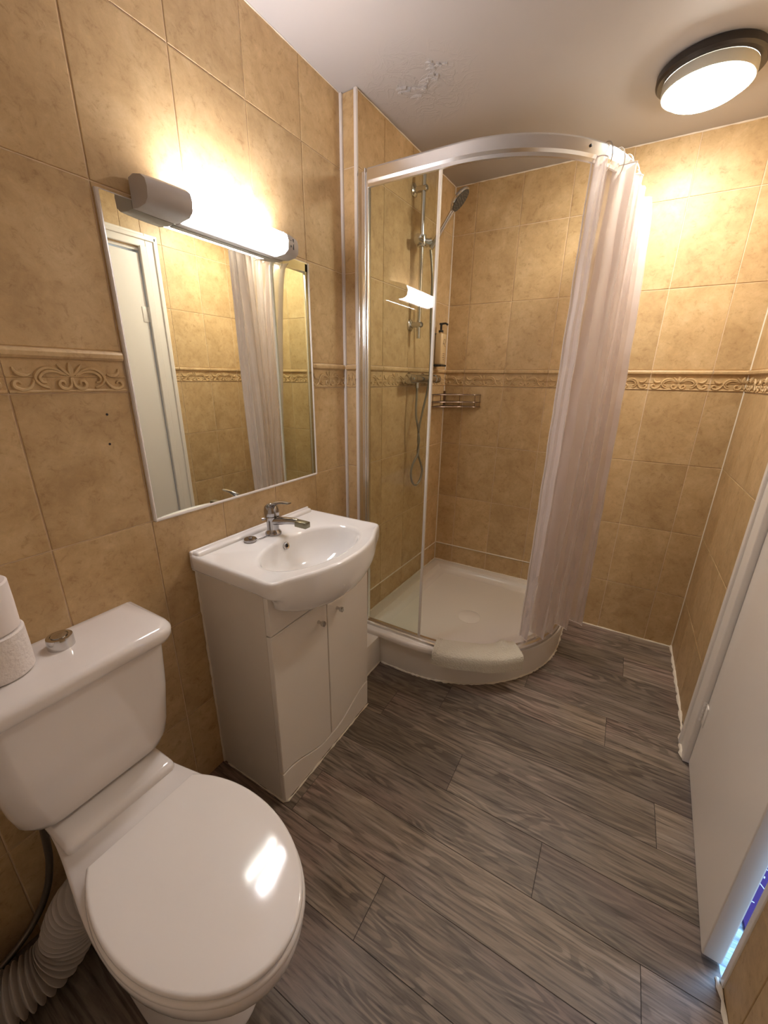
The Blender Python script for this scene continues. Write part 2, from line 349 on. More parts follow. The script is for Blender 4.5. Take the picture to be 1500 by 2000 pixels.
# ceiling, with paint flakes near the boxing
ce = st(B().box(-.12, W + .12, -1.02, YB + .12, H, H + .08).build('ceiling', M['ceiling']), 'off-white painted ceiling with flaking paint near the boxing', 'ceiling')
rnd = random.Random(3)
for i in range(26):
    t = i / 26; cx = .19 + .18 * t + rnd.uniform(-.015, .015); cy = .985 + .04 * math.sin(5 * t) + rnd.uniform(-.03, .03) - .03 * t; r = rnd.uniform(.006, .02)
    a0 = rnd.uniform(0, PI); pts = []
    for k in range(7):
        a = a0 + 2 * PI * k / 7; rr = r * rnd.uniform(.5, 1.0); pts.append((cx + math.cos(a) * rr * 1.4, cy + math.sin(a) * rr * .6))
    tl = rnd.uniform(.0015, .006)
    B().loft([[Vector((x, y, H)) for x, y in pts], [Vector((cx + (x - cx) * .9, cy + (y - cy) * .9, H - .0015 - tl * (x - cx > 0))) for x, y in pts]]).build('paint_flake', M['ceiling'], ce)
# sealant lines where walls meet each other and the ceiling
def bead(name, pts, r, label, wob=.0, seed=1, m='sealant'):
    rn = random.Random(seed); out = []
    P = [Vector(p) for p in pts]
    for a, c in zip(P, P[1:]):
        n = max(2, int((c - a).length / .02))
        for k in range(n): out.append(a.lerp(c, k / n))
    out.append(P[-1])
    rr = [r * (1 + rn.uniform(-wob, wob)) for _ in out]
    out = [p + Vector((rn.uniform(-1, 1), rn.uniform(-1, 1), 0)) * r * wob * .5 for p in out]
    return st(B().tube(out, rr, 6).build(name, M[m], smooth=True), label, 'sealant')
bead('trim_1', [(BX, YB, .18), (BX, YB, H)], .0035, 'cream sealant line up the inner shower corner')
bead('trim_2', [(W, YB, 0), (W, YB, H)], .0040, 'cream sealant line up the right back corner')
bead('trim_3', [(BX, YB, H), (W, YB, H)], .0035, 'rough sealant where end wall meets ceiling', .5, 3)
bead('trim_4', [(bxs(.89), .89, H), (BX, YB, H)], .0030, 'sealant where shower side wall meets ceiling', .4, 4)
bead('trim_5', [(.98, YB - .002, .001), (W, YB - .002, .001)], .0040, 'sealant along the floor at the end wall', .3, 5)
bead('trim_6', [(W - .002, YB, .002), (W - .003, 1.3, .002), (W - .006, 1.12, .003), (W - .018, 1.08, .004), (W - .022, 1.0, .004), (W - .012, .975, .003)], .0065, 'lumpy cream sealant along the right wall foot', .6, 6)
bead('trim_7', [(W - .010, .318, .003), (W - .006, .30, .004), (W - .004, .15, .003), (W - .004, -.6, .003)], .0060, 'lumpy sealant at the foot of the near right wall', .6, 7)
bead('trim_8', [(0, -.9, H - .001), (0, .889, H - .001)], .0018, 'thin sealant between left wall and ceiling', .4, 8)

# ------------------------------------------------------------------ floor of vinyl planks
fl = st(B().box(-.12, W + .1, -1.02, YB + .12, -.05, -.0012).build('floor', M['dark']), 'grey-brown oak effect plank floor', 'floor')
joints = {-6: .5, -5: 1.1, -4: .35, -3: .9, -2: .42, -1: .98, 0: .682, 1: 1.300, 2: 1.047, 3: .736, 4: 1.347, 5: .574, 6: 1.192, 7: .86, 8: .5, 9: 1.247, 10: .7, 11: .3}
pm = {}
for r in range(-6, 12):
    y0 = -.064 + .1592 * r; y1 = min(y0 + .1592, YB + .01)
    if y0 > YB: continue
    x = joints[r] - .97 * 2
    while x < W + .1:
        a, c = max(x, -.02), min(x + .97, W + .1)
        if c - a > .01:
            w, h = c - a - .0014, y1 - y0 - .0014; k = (round(w, 3), round(h, 3))
            if k not in pm:
                t = B(); t.loft([[Vector((sx * (w / 2 - d), sy * (h / 2 - d), z)) for sx, sy in ((-1, -1), (1, -1), (1, 1), (-1, 1))] for z, d in ((-.0012, 0), (-.0003, 0), (0, .0004))], False, True)
                bmesh.ops.recalc_face_normals(t.bm, faces=t.bm.faces[:]); me = bpy.data.meshes.new('plank'); t.bm.to_mesh(me); t.bm.free(); me.materials.append(M['wood']); pm[k] = me
            o = bpy.data.objects.new('plank', pm[k]); o.location = ((a + c) / 2, (y0 + y1) / 2, 0); o.parent = fl; sc.collection.objects.link(o)
        x += .97

# ------------------------------------------------------------------ doorway, door and the hall beyond
b = B(); b.box(W + .004, W + .11, DY0 - .014, DY0, 0, DZ, .002); b.box(W + .004, W + .11, DY1 - .012, DY1 + .002, 0, DZ, .002); b.box(W + .004, W + .11, DY0, DY1, DZ - .014, DZ, .002)
b.box(W + .042, W + .055, DY1 - .030, DY1 - .010, 0, DZ - .014, .001); b.box(W + .042, W + .055, DY0, DY1 - .012, DZ - .032, DZ - .013, .001)
b.box(W - .004, W + .006, DY0 - .020, DY0 - .002, .004, DZ, .003)
jl = st(b.build('trim_9', M['gloss']), 'white painted door lining with edge strip', 'door lining')
b = B()
b.box(W - .018, W - .0002, 1.0, 1.075, .003, DZ + .075, .004); b.box(W - .026, W - .010, 1.045, 1.068, .003, DZ + .062, .004); b.box(W - .022, W - .0002, .966, 1.0, .003, DZ + .01, .003)
b.box(W - .018, W - .0002, DY0 - .05, 1.0, DZ + .004, DZ + .075, .004); b.box(W - .026, W - .010, DY0 - .05, 1.06, DZ + .040, DZ + .062, .004)
st(b.build('trim_10', M['gloss']), 'white moulded door frame around the doorway', 'door frame')
dr = thing('door_1', (W - .004, .962, .012), 'plain white painted door standing slightly ajar on the right', 'door'); tag(dr, kind='structure')
b = B(); b.box(W - .004, W + .035, .345, .962, .012, 1.972, .003)
leaf = b.build('door_leaf', M['gloss'], dr)
for z in (.24, 1.66):
    b = B(); b.box(W - .0075, W - .0035, .93, .962, z - .04, z + .04, .001)
    for k in range(5): b.lathe([(.0050, -.0072), (.0050, .0072)], (W - .010, .966, z - .032 + k * .016), (0, 0, 1), 10)
    h = b.build('hinge', M['gloss'], dr, True); tag(h, 'painted-over butt hinge')
ang = math.atan2(.034, .617); dr.rotation_euler = (0, 0, -ang)
# hall
hf = st(B().box(W + .1, 3.0, -.8, 2.6, -.05, -.0012).build('floor_hall', M['dark']), 'pale blue lit hall floor beyond the door', 'floor')
for i in range(12):
    for j in range(2):
        B().box(W + .101 + i * .12, W + .219 + i * .12, -.7 + j * 1.5 + (i % 3) * .1, .79 + j * 1.5 + (i % 3) * .1, -.0012, .0).build('plank', M['hallwood'], hf)
st(B().box(W + .0, W + .1, DY0, DY1, -.05, 0.0005).build('trim_11', M['hallwood']), 'pale threshold strip in the doorway', 'threshold')
st(B().box(3.0, 3.1, -.9, 2.7, -.05, 2.6).build('wall_hall', M['hall']), 'hall wall beyond the door', 'wall')
rg = thing('hall_rug', (2.0, .9, 0), 'dark purple rug with white flecks seen through the door gap', 'rug')
B().loft([[Vector(p) for p in ((1.53, .435, z), (2.5, .435, z), (2.5, 2.2, z), (1.53, 2.2, z))] for z in (.0005, .012)]).build('pile', M['purple'], rg)
b = B(); rn = random.Random(5)
for _ in range(160):
    x, y = rn.uniform(1.54, 1.85), rn.uniform(.445, 1.1); a = rn.uniform(0, PI); l = rn.uniform(.003, .008)
    b.tube([(x - l * math.cos(a), y - l * math.sin(a), .0122), (x + l * math.cos(a), y + l * math.sin(a), .0122)], .0015, 5)
tag(b.build('fleck', M['white'], rg), kind='stuff')

# ------------------------------------------------------------------ shower tray
def quad_path(x0, x1, y0, y1, r, n=20):
    """front outline of a quadrant: along the front, round the corner, back to the end wall"""
    cx, cy = x1 - r, y0 + r; P = [(x0, y0)]
    for k in range(n + 1):
        a = -PI / 2 + PI / 2 * k / n; P.append((cx + r * math.cos(a), cy + r * math.sin(a)))
    P.append((x1, y1)); return P
def arc_sample(P, n):
    L = [0]
    for a, c in zip(P, P[1:]): L.append(L[-1] + math.hypot(c[0] - a[0], c[1] - a[1]))
    out = []
    for k in range(n + 1):
        s = L[-1] * k / n; i = max(j for j in range(len(L)) if L[j] <= s + 1e-9); i = min(i, len(P) - 2)
        t = (s - L[i]) / max(L[i + 1] - L[i], 1e-9); out.append((P[i][0] + (P[i + 1][0] - P[i][0]) * t, P[i][1] + (P[i + 1][1] - P[i][1]) * t))
    return out
TX1, TY0, TR = .955, .845, .62
tr = thing('shower_tray', (.53, 1.3, 0), 'white quadrant shower tray on a curved riser', 'shower tray')
ZT = .178
def tray_ring(off, z):
    p = quad_path(bxs(TY0) + .001 + max(off, 0) , TX1 - off, TY0 + off, YB - .001 - max(off, 0), TR - off, 24)
    p = p + [(BX + .001 + max(off, 0), YB - .001 - max(off, 0))]
    return [Vector((x, y, z)) for x, y in p]
b = B(); b.loft([tray_ring(.004, .145), tray_ring(-.002, .150), tray_ring(-.004, ZT - .012), tray_ring(0, ZT - .003), tray_ring(.006, ZT), tray_ring(.050, ZT), tray_ring(.056, ZT - .002), tray_ring(.064, ZT - .018), tray_ring(.078, ZT - .026), tray_ring(.12, ZT - .028), tray_ring(.3, ZT - .031)], False, True)
b.build('tray', M['acrylic'], tr, True)
b = B(); p = quad_path(bxs(TY0), TX1 - .012, TY0 + .012, YB - .001, TR - .012, 24)
b.loft([[Vector((x, y, 0)) for x, y in p] + [Vector((BX, YB - .001, 0))], [Vector((x, y, .150)) for x, y in p] + [Vector((BX, YB - .001, .150))]])
b.build('riser', M['riser'], tr, True)
b = B(); b.lathe([(.058, -.002), (.058, .002), (.050, .006), (.0, .008)], (.52, 1.24, ZT - .029), (0, 0, 1), 24); b.build('waste_cover', M['acrylic'], tr, True)
p = arc_sample([(BX + .12, TY0 + .010)] + quad_path(BX, TX1 - .010, TY0 + .010, YB, TR - .010, 24)[1:], 60)
bead('trim_12', [(x, y, .002) for x, y in p], .0045, 'cream sealant around the foot of the shower tray', .6, 12)
# low boxing between washbasin unit and tray
b = B(); b.box(.001, .205, .605, TY0 + .016, 0, .152, .002)
st(b.build('trim_13', M['riser']), 'low white boxing between cabinet and shower tray', 'boxing')
bead('trim_14', [(.207, .605, .002), (.207, TY0 + .01, .002)], .004, 'sealant at the foot of the low boxing', .5, 14)
bead('trim_15', [(bxs(.9) + .003, .90, ZT), (BX + .003, YB - .003, ZT), (TX1 - .01, YB - .003, ZT)], .004, 'white sealant between tray and tiles', .2, 15)
bead('trim_16', [(bxs(.9) + .001, .90, Z7 + .004), (BX + .001, YB - .001, Z7 + .004), (TX1, YB - .001, Z7 + .004)], .0035, 'pale sealant line along the tile upstand in the shower', .3, 16)

# ------------------------------------------------------------------ shower enclosure
EX1, EY0, ER = .925, .893, .50
PX = .0675
en = thing('shower_enclosure', (PX, EY0, ZT), 'curved chrome shower enclosure frame with one glass panel', 'shower enclosure')
def ring_at(off, z0, prof, x0=PX + .03):
    """sweep a profile [(outward offset, z)] along the quadrant"""
    rings = []
    N_ = 30
    for k in range(N_ + 2):
        rings.append(None)
    return rings
def sweep(prof, x0, y1, n=28):
    R = []
    base = quad_path(x0, EX1, EY0, y1, ER, n)
    m = len(base)
    for i, (x, y) in enumerate(base):
        if i == 0: nx, ny = 0, -1
        elif i == m - 1: nx, ny = 1, 0
        else:
            a = -PI / 2 + PI / 2 * (i - 1) / n; nx, ny = math.cos(a), math.sin(a)
        R.append([Vector((x + nx * o, y + ny * o, z)) for o, z in prof])
    return B().loft(R)
RT = 2.025
sweep([(-.012, RT - .050), (-.012, RT - .003), (-.004, RT), (.010, RT), (.014, RT - .006), (.014, RT - .038), (.009, RT - .046), (.009, RT - .056), (.004, RT - .058), (-.004, RT - .05)], PX + .051, YB - .001).build('head_rail', M['alu'], en, True, angle=25)
sweep([(-.014, ZT), (-.014, ZT + .018), (-.008, ZT + .022), (.004, ZT + .022), (.010, ZT + .014), (.018, ZT + .011), (.020, ZT)], PX + .051, YB - .001).build('sill_rail', M['alu'], en, True, angle=25)
b = B(); b.box(PX + .0005, PX + .014, EY0 - .006, EY0 + .024, ZT, RT - .012, .001); b.box(PX + .012, PX + .036, EY0 - .009, EY0 + .018, ZT, RT - .006, .004); b.box(PX + .034, PX + .042, EY0 - .013, EY0 + .014, ZT, RT + .002, .002); b.box(PX + .040, PX + .052, EY0 - .008, EY0 + .012, ZT, RT - .01, .002)
b.build('wall_post', M['alu'], en, True)
b = B(); b.box(EX1 - .012, EX1 + .010, YB - .035, YB - .0005, ZT, RT - .004, .002); b.build('wall_post', M['alu'], en, True)
GX = .392
B().box(PX + .032, GX, EY0 - .003, EY0 + .003, ZT + .018, RT - .045).build('glass_panel', M['glass'], en)
b = B(); b.box(GX - .004, GX + .006, EY0 - .0045, EY0 + .006, ZT + .022, RT - .048, .0015); b.build('edge_seal', M['seal'], en)
b = B(); b.lathe([(.004, 0), (.004, .003), (.002, .004)], (EX1 - ER + ER * math.cos(-.72) + .010, EY0 + ER + ER * math.sin(-.72) - .009, RT - .02), (math.cos(-.72), math.sin(-.72), 0), 12); b.build('screw', M['dark'], en)

# ------------------------------------------------------------------ curtain, rings
cu = thing('shower_curtain', (.88, 1.25, 1.98), 'sheer off-white striped shower curtain bunched at the right of the tray', 'curtain')
def curtain_pt(s, v):
    """s 0..1 across, v 0 top .. 1 bottom"""
    a = -.70 + 1.02 * s                               # the top follows the rail, the bottom spreads outwards
    tx, ty = (EX1 - ER) + (ER + .004) * math.cos(a), (EY0 + ER) + (ER + .004) * math.sin(a)
    nx, ny = math.cos(a), math.sin(a)
    if a > 0: tx, ty = EX1 + .004, EY0 + ER + (ER + .004) * a; nx, ny = 1, 0
    bx_, by_ = .788 + .215 * s, 1.118 + .29 * s ** 1.1
    bnx, bny = .80, -.6
    nf = 5.0
    ph = s * nf * 2 * PI + .45 * math.sin(3.1 * s * 2 * PI) + .5 * v * math.sin(5 * s) - .6
    e = v ** (.95 - .50 * s)
    amp_t = .036 + .012 * math.sin(7 * s + 1); amp_b = .046 + .012 * math.sin(9 * s)
    w = math.sin(ph) + .18 * math.sin(2.7 * ph + 3 * v)
    am = (amp_t * (1 - e) + amp_b * e) * (1 + .25 * math.sin(PI * v))
    if s < .10: am *= s / .10
    tang = math.cos(ph) * .012
    ox, oy = nx * (1 - e) + bnx * e, ny * (1 - e) + bny * e
    k = w * am + .016 * (1 - s * .4) * min(1, s * 8)
    crump = .0009 * math.sin(31 * s + 23 * v) * math.sin(17 * v + 6 * s) + .0007 * math.sin(60 * v + 20 * s)
    x = tx * (1 - e) + bx_ * e + ox * k - oy * tang + crump
    y = ty * (1 - e) + by_ * e + oy * k + ox * tang + crump
    z = 1.984 - .014 * (1 - abs(math.cos(ph / 2))) * (1 - v) - v * (1.984 - .205 - .022 * s)
    return Vector((x, y, z))
bm = bmesh.new(); NU, NV = 220, 60; uvl = bm.loops.layers.uv.new('UVMap')
g = [[bm.verts.new(curtain_pt(i / NU, j / NV)) for i in range(NU + 1)] for j in range(NV + 1)]
for j in range(NV):
    for i in range(NU):
        f = bm.faces.new((g[j][i], g[j][i + 1], g[j + 1][i + 1], g[j + 1][i])); f.smooth = True
        for l, (ii, jj) in zip(f.loops, ((i, j), (i + 1, j), (i + 1, j + 1), (i, j + 1))): l[uvl].uv = (ii / NU, jj / NV)
bmesh.ops.translate(bm, vec=-cu.location, verts=bm.verts[:])
me = bpy.data.meshes.new('cloth'); bm.to_mesh(me); bm.free(); me.materials.append(M['curtain'])
o = bpy.data.objects.new('cloth', me); sc.collection.objects.link(o); o.parent = cu
hemm = mat('hem_fabric', (.86, .78, .74), .5)
for nm, v in (('hem', 1.0), ('heading', 0.0)):
    B().tube([curtain_pt(i / 110, v) for i in range(111)], .0016, 5).build(nm, hemm, cu, True)
B().tube([curtain_pt(0.002, j / 60) for j in range(61)], .0022, 5).build('side_hem', hemm, cu, True)
ring0 = None
rlab = ['nearest of the curtain rings, at the loose end over the rail', 'second curtain ring from the loose end', 'third curtain ring from the loose end', 'fourth curtain ring from the loose end',
        'fifth curtain ring from the loose end', 'sixth curtain ring from the loose end', 'rearmost curtain ring, closest to the end wall']
for i in range(7):
    a = -.56 + i * .13; c = Vector((EX1 - ER + ER * math.cos(a), EY0 + ER + ER * math.sin(a), RT - .022))
    if a > 0: c = Vector((EX1, EY0 + ER + ER * a, RT - .022))
    nn = Vector((math.cos(min(a, 0)), math.sin(min(a, 0)), 0)); pts = []
    for k in range(24):
        q = 2 * PI * k / 24; pts.append(nn * .0245 * math.cos(q) + Vector((0, 0, .043 * math.sin(q) - .010)))
    b = B(); b.tube(pts, .0018, 6, closed=True)
    o = b.build('curtain_ring', M['whitetrim'] if i else M['chrome'], smooth=True); o.location = c
    tag(o, rlab[i], 'curtain ring', 'rings along the curved shower rail')

# ------------------------------------------------------------------ folded bath mat on the sill
bmn = B(); P = quad_path(BX, EX1, EY0, YB, ER, 40); S = arc_sample(P, 200)
sel = [p for p in S if .478 < p[0] < .80 and p[1] < 1.2]
nrm = []
for x, y in sel:
    dx, dy = x - (EX1 - ER), y - (EY0 + ER); l = math.hypot(dx, dy)
    nrm.append((dx / l, dy / l) if x > EX1 - ER else (0, -1))
prof_o = [(-.030, .186), (-.027, .202), (-.016, .2075), (.004, .2065), (.024, .2005), (.044, .1935), (.0585, .1865), (.0645, .178), (.0655, .155), (.0650, .126)]
prof_i = [(.0585, .124), (.0590, .150), (.0560, .1745), (.046, .1835), (.030, .189), (.014, .1965), (.002, .2010), (-.012, .2015), (-.019, .198), (-.0215, .186)]
rings = []
for i, ((x, y), (nx, ny)) in enumerate(zip(sel, nrm)):
    t = i / (len(sel) - 1); bump_ = .018 * math.exp(-((t - .84) / .06) ** 2)
    rings.append([Vector((x + nx * (o + .0012 * math.sin(9 * t)), y + ny * (o + .0012 * math.sin(9 * t)), z + (bump_ if o < .01 else 0) + .002 * math.sin(11 * t + o * 60) - (.012 * t if z < .14 else 0))) for o, z in prof_o + prof_i])
bmn.loft(rings)
tw = thing('bath_mat', (.64, .95, ZT), 'cream towelling bath mat folded over the tray edge', 'bath mat')
bmn.build('folded_cloth', M['towel'], tw, True, angle=60)
b = B()
for dx in (.010, .017):
    i = min(range(len(sel)), key=lambda j: abs(sel[j][0] - (sel[0][0] + dx * 1.3))); (x, y), (nx, ny) = sel[i], nrm[i]
    for (o1, z1), (o2, z2) in zip(prof_o[2:], prof_o[3:]):
        for t in (.2, .7):
            o_, z_ = o1 + (o2 - o1) * t, z1 + (z2 - z1) * t; b.box(x - .0005, x + .0008, y + ny * o_ - .0012, y + ny * o_ + .0012, z_ - .001, z_ + .0022)
b.build('hem_stitch', M['card'], tw)

FX = bxs(1.315)
# ------------------------------------------------------------------ shower fittings on the boxing wall
SY = 1.315
sr = thing('riser_rail', (FX, SY, 1.55), 'chrome vertical shower rail with brackets and slider', 'shower rail')
sx = FX + .048
b = B(); b.lathe([(.0095, 0), (.0095, .655)], (sx, SY, 1.510), (0, 0, 1), 14); b.build('bar', M['chrome'], sr, True)
for z in (2.105, 1.570):
    b = B(); b.lathe([(.026, .0005), (.026, .006), (.020, .010), (.0125, .012), (.0125, .062), (.009, .066), (0, .066)], (FX, SY, z), (1, 0, 0), 20); b.build('bracket', M['chrome'], sr, True)
b = B(); b.lathe([(.019, -.022), (.021, 0), (.019, .022)], (sx, SY, 1.91), (0, 0, 1), 18); b.lathe([(.0, -.048), (.019, -.044), (.019, -.02), (.012, .0), (.016, .022), (.016, .045), (.0, .050)], (sx, SY, 1.91), (0, 1, 0), 18)
b.tube([(sx, SY, 1.91), (sx + .03, SY + .012, 1.903), (sx + .045, SY + .016, 1.907)], [.014, .016, .017], 14); b.build('slider', M['chrome'], sr, True)
hs = thing('hand_shower', (sx + .045, SY + .016, 1.91), 'chrome hand shower head tilted up in its holder', 'shower head')
A = Vector((sx + .040, SY + .014, 1.880)); Bv = Vector((sx + .130, SY + .022, 2.010)); d = (Bv - A).normalized()
b = B(); b.tube([A + (Bv - A) * t for t in (0, .15, .4, .7, 1)], [.010, .0115, .012, .010, .012], 14); b.build('handle', M['chrome'], hs, True)
face = Vector((.72, .14, -.68)).normalized(); C_ = Bv + d * .045
b = B(); b.lathe([(.0, .018), (.020, .017), (.040, .010), (.050, .002), (.052, -.004), (.050, -.008)], C_, -face * -1 * -1, 28); b.build('head', M['chrome'], hs, True)
b = B(); b.lathe([(.0, .0095), (.046, .0095), (.047, .007), (.047, .004), (.0, .004)], C_, face, 28)
u = face.orthogonal().normalized(); w_ = face.cross(u)
b.build('spray_face', M['headface'], hs)
b = B()
for r, n in ((.012, 6), (.024, 12), (.036, 18)):
    for k in range(n):
        q = 2 * PI * k / n; b.lathe([(.0014, 0), (.001, .0022)], C_ + face * .0094 + (u * math.cos(q) + w_ * math.sin(q)) * r, face, 6)
tag(b.build('nozzle', M['hose'], hs), kind='stuff')
# hose
hp = [A + Vector((-.002, 0, -.004)), (sx + .045, SY + .03, 1.76), (sx + .040, SY + .045, 1.60), (sx + .040, SY + .062, 1.45), (sx + .036, SY + .062, 1.30), (sx + .026, SY + .030, 1.18), (sx + .020, SY + .004, 1.08),
      (sx + .030, SY - .008, 1.03), (sx + .018, SY + .004, .97), (sx + .024, SY + .035, .90), (sx + .026, SY + .050, .86), (sx + .024, SY + .035, .815), (sx + .020, SY - .005, .792), (sx + .018, SY - .045, .815), (sx + .016, SY - .062, .86),
      (sx + .016, SY - .045, .91), (sx + .026, SY - .006, .965), (sx + .016, SY + .008, 1.03), (sx + .022, SY - .006, 1.08), (sx + .012, SY - .020, 1.16), (sx + .008, SY - .010, 1.25), (sx + .004, SY - .002, 1.300)]
tag(B().tube(smoothpath(hp, 8), .0058, 8).build('shower_hose', M['hose'], smooth=True), 'steel shower hose hanging in a twisted loop below the valve', 'hose')
# mixer valve
mv = thing('shower_valve', (FX, 1.39, 1.33), 'chrome bar shower valve on the border tiles', 'shower valve')
b = B(); b.lathe([(.0, -.01), (.021, -.008), (.021, .22), (.0, .222)], (FX + .05, 1.285, 1.328), (0, 1, 0), 20); b.build('body', M['chrome'], mv, True)
for y0, s in ((1.272, -1), (1.51, 1)):
    b = B(); b.lathe([(.017, 0), (.023, .003), (.024, .030), (.022, .052), (.0, .056)], (FX + .05, y0, 1.328), (0, s, 0), 20); b.box(FX + .066, FX + .078, y0 + s * .034 - .006, y0 + s * .034 + .006, 1.322, 1.334, .002); b.build('control_knob', M['chrome'], mv, True)
for y in (1.32, 1.47):
    b = B(); b.lathe([(.029, .0005), (.029, .004), (.024, .012), (.014, .016), (.014, .035)], (FX, y, 1.328), (1, 0, 0), 20); b.build('wall_flange', M['chrome'], mv, True)
b = B(); b.lathe([(.010, 0), (.010, -.028)], (sx + .004, SY - .002, 1.312), (0, 0, 1), 14); b.build('hose_outlet', M['chrome'], mv, True)
DX = bxs(1.615) + .001
# soap dispenser on the side wall
sd = thing('soap_dispenser', (DX, 1.5780, 1.43), 'pump soap bottle in a black wall bracket in the shower corner', 'soap dispenser')
b = B()
def rr_ring(cx, cy, hx, hy, z, r=.012, n=5):
    P = []
    for sx_, sy_, a0 in ((1, 1, 0), (-1, 1, PI / 2), (-1, -1, PI), (1, -1, 1.5 * PI)):
        for k in range(n + 1):
            a = a0 + PI / 2 * k / n; P.append(Vector((cx + sx_ * (hx - r) + r * math.cos(a), cy + sy_ * (hy - r) + r * math.sin(a), z)))
    return P
b.loft([rr_ring(DX + .033, 1.5930, .022 * s, .032 * s2, z, .010) for s, s2, z in ((.9, .95, 1.405), (1, 1, 1.41), (1, 1, 1.545), (.9, .9, 1.553), (.4, .35, 1.558), (.4, .3, 1.57))])
b.build('bottle', M['bottle'], sd, True)
b = B(); b.box(DX + .0005, DX + .010, 1.5480, 1.5600, 1.39, 1.565, .002); b.box(DX + .0005, DX + .058, 1.5560, 1.6300, 1.392, 1.402, .002); b.box(DX + .0005, DX + .012, 1.5560, 1.6300, 1.550, 1.558, .001); b.build('bracket', M['black'], sd)
b = B(); b.lathe([(.013, 0), (.013, .010), (.006, .012), (.006, .036), (.010, .037), (.010, .045), (.0, .047)], (DX + .033, 1.5930, 1.562), (0, 0, 1), 14); b.tube([(DX + .033, 1.5930, 1.604), (DX + .060, 1.5880, 1.604), (DX + .072, 1.5860, 1.597)], .005, 8); b.build('pump', M['black'], sd, True)
b = B()
zc = 1.512
lp = smoothpath([(DX + .0556, 1.5780, zc - .01), (DX + .0556, 1.5840, zc + .012), (DX + .0556, 1.6000, zc + .016), (DX + .0556, 1.6060, zc + .002), (DX + .0556, 1.5900, zc - .010), (DX + .0556, 1.5840, zc - .002), (DX + .0556, 1.5960, zc - .016), (DX + .0556, 1.6080, zc - .020)], 5)
b.tube(lp, .0008, 5); b.build('printed_swirl', M['ink'], sd)
for k, (y0, y1) in enumerate(((1.5780, 1.6060), (1.5800, 1.6040), (1.5760, 1.6080), (1.5840, 1.6020))): B().box(DX + .0552, DX + .0556, y0, y1, 1.455 - k * .010, 1.4575 - k * .010).build('printed_line', M['ink'], sd)
# wire corner basket
cb = thing('corner_basket', (BX, YB, 1.19), 'bronzed wire corner basket under the border tiles', 'basket')
def bask(z, o=.0):
    return [(BX + .006, YB - .19, z), (BX + .05, YB - .17, z), (BX + .13, YB - .085, z), (BX + .205, YB - .045, z), (BX + .225, YB - .006, z)]
for z in (1.245, 1.205, 1.180):
    B().tube(smoothpath(bask(z), 5), .0024, 6).build('front_wire', M['wire'], cb, True)
    B().tube([(BX + .225, YB - .006, z), (BX + .006, YB - .006, z), (BX + .006, YB - .19, z)], .0024, 6).build('rear_wire', M['wire'], cb, True)
fp = smoothpath(bask(1.18), 5)
for k in range(0, 20, 2):
    p = fp[k + 1]; B().tube([(p.x, p.y, 1.18), (BX + .006 + (p.x - BX) * .02, YB - .006, 1.18)], .0016, 5).build('base_wire', M['wire'], cb, True)
for k in (1, 5, 10, 15, 19):
    p = fp[k]; B().tube([(p.x, p.y, 1.18), (p.x, p.y, 1.245)], .0020, 5).build('upright_wire', M['wire'], cb, True)
B().box(BX + .0005, BX + .012, YB - .012, YB - .0005, 1.165, 1.262, .002).build('corner_bracket', M['wire'], cb)

# ------------------------------------------------------------------ vanity unit
VX, V0, V1, VZ = .300, .102, .598, .776
vu = thing('vanity_unit', (.15, .35, 0), 'cream two-door cabinet under the washbasin', 'cabinet')
b = B(); b.box(.003, VX - .0185, V0, V0 + .015, .004, VZ, .001); b.build('side_panel', M['vinylside'], vu)
b = B(); b.box(.003, VX - .0185, V1 - .015, V1, .004, VZ, .001); b.build('side_panel', M['vinylside'], vu)
b = B(); b.box(.003, .008, V0 + .016, V1 - .016, .004, VZ); b.build('back_panel', M['vinylside'], vu)
b = B(); b.box(.009, VX - .022, V0 + .016, V1 - .016, .12, .135); b.build('floor_panel', M['vinylside'], vu)
def belly_depth(y):
    k = max(1 - ((y - .3495) / .262) ** 2, 0) ** .55
    return .012 + .108 * k
b = B(); n = 30; ysx = [V0 + (V1 - V0) * k / n for k in range(n + 1)]
ring = [(y, .6425) for y in ysx] + [(y, min(VZ - .001, VZ + .004 - belly_depth(y) + .013) if abs(y - .3495) < .19 else VZ - .001) for y in ysx[::-1]]
b.loft([[Vector((x, y, z)) for y, z in ring] for x in (VX - .017, VX - .0005)]); b.build('apron_panel', M['vinyl'], vu)
def low_edge(y):
    t = (y - V0) / (V1 - V0); c = abs(t - .5) * 2      # 0 centre .. 1 ends
    s = min(1, max(0, (c - .12) / .80)); s = s * s * (3 - 2 * s)
    return .062 + .060 * s
def wavy(y0, y1, top, name, m, flip=False):
    b = B(); n = 24; ys_ = [y0 + (y1 - y0) * k / n for k in range(n + 1)]
    if not flip: ring = [(y, low_edge(y) + .0045) for y in ys_] + [(y1, top), (y0, top)]
    else: ring = [(y, low_edge(y)) for y in ys_][::-1] + [(y0, .004), (y1, .004)]
    R = []
    for x, ins in ((VX - .017, 0), (VX - .0025, 0), (VX, .0022)):
        cy = sum(p[0] for p in ring) / len(ring); cz = sum(p[1] for p in ring) / len(ring)
        hy = (y1 - y0) / 2; hz = (top - .06) / 2 if not flip else .06
        R.append([Vector((x, y - math.copysign(ins, y - (y0 + y1) / 2) * (1 if abs(y - (y0 + y1) / 2) > hy * .98 else 0), z + (ins if (z < top - .01 and not flip) or (flip and z < .01) else -ins))) for y, z in ring])
    return b.loft(R).build(name, m, vu)
for y0, y1, ky in ((V0, .3483, .303), (.3517, V1, .402)):
    dpart = wavy(y0, y1, .6375, 'door', M['vinyl'])
    B().lathe([(.006, 0), (.0045, .006), (.0045, .012), (.0085, .016), (.0095, .022), (.0085, .026), (.006, .0265), (.0, .0255)], (VX, ky, .578), (1, 0, 0), 18).build('knob', M['chrome'], dpart, True)
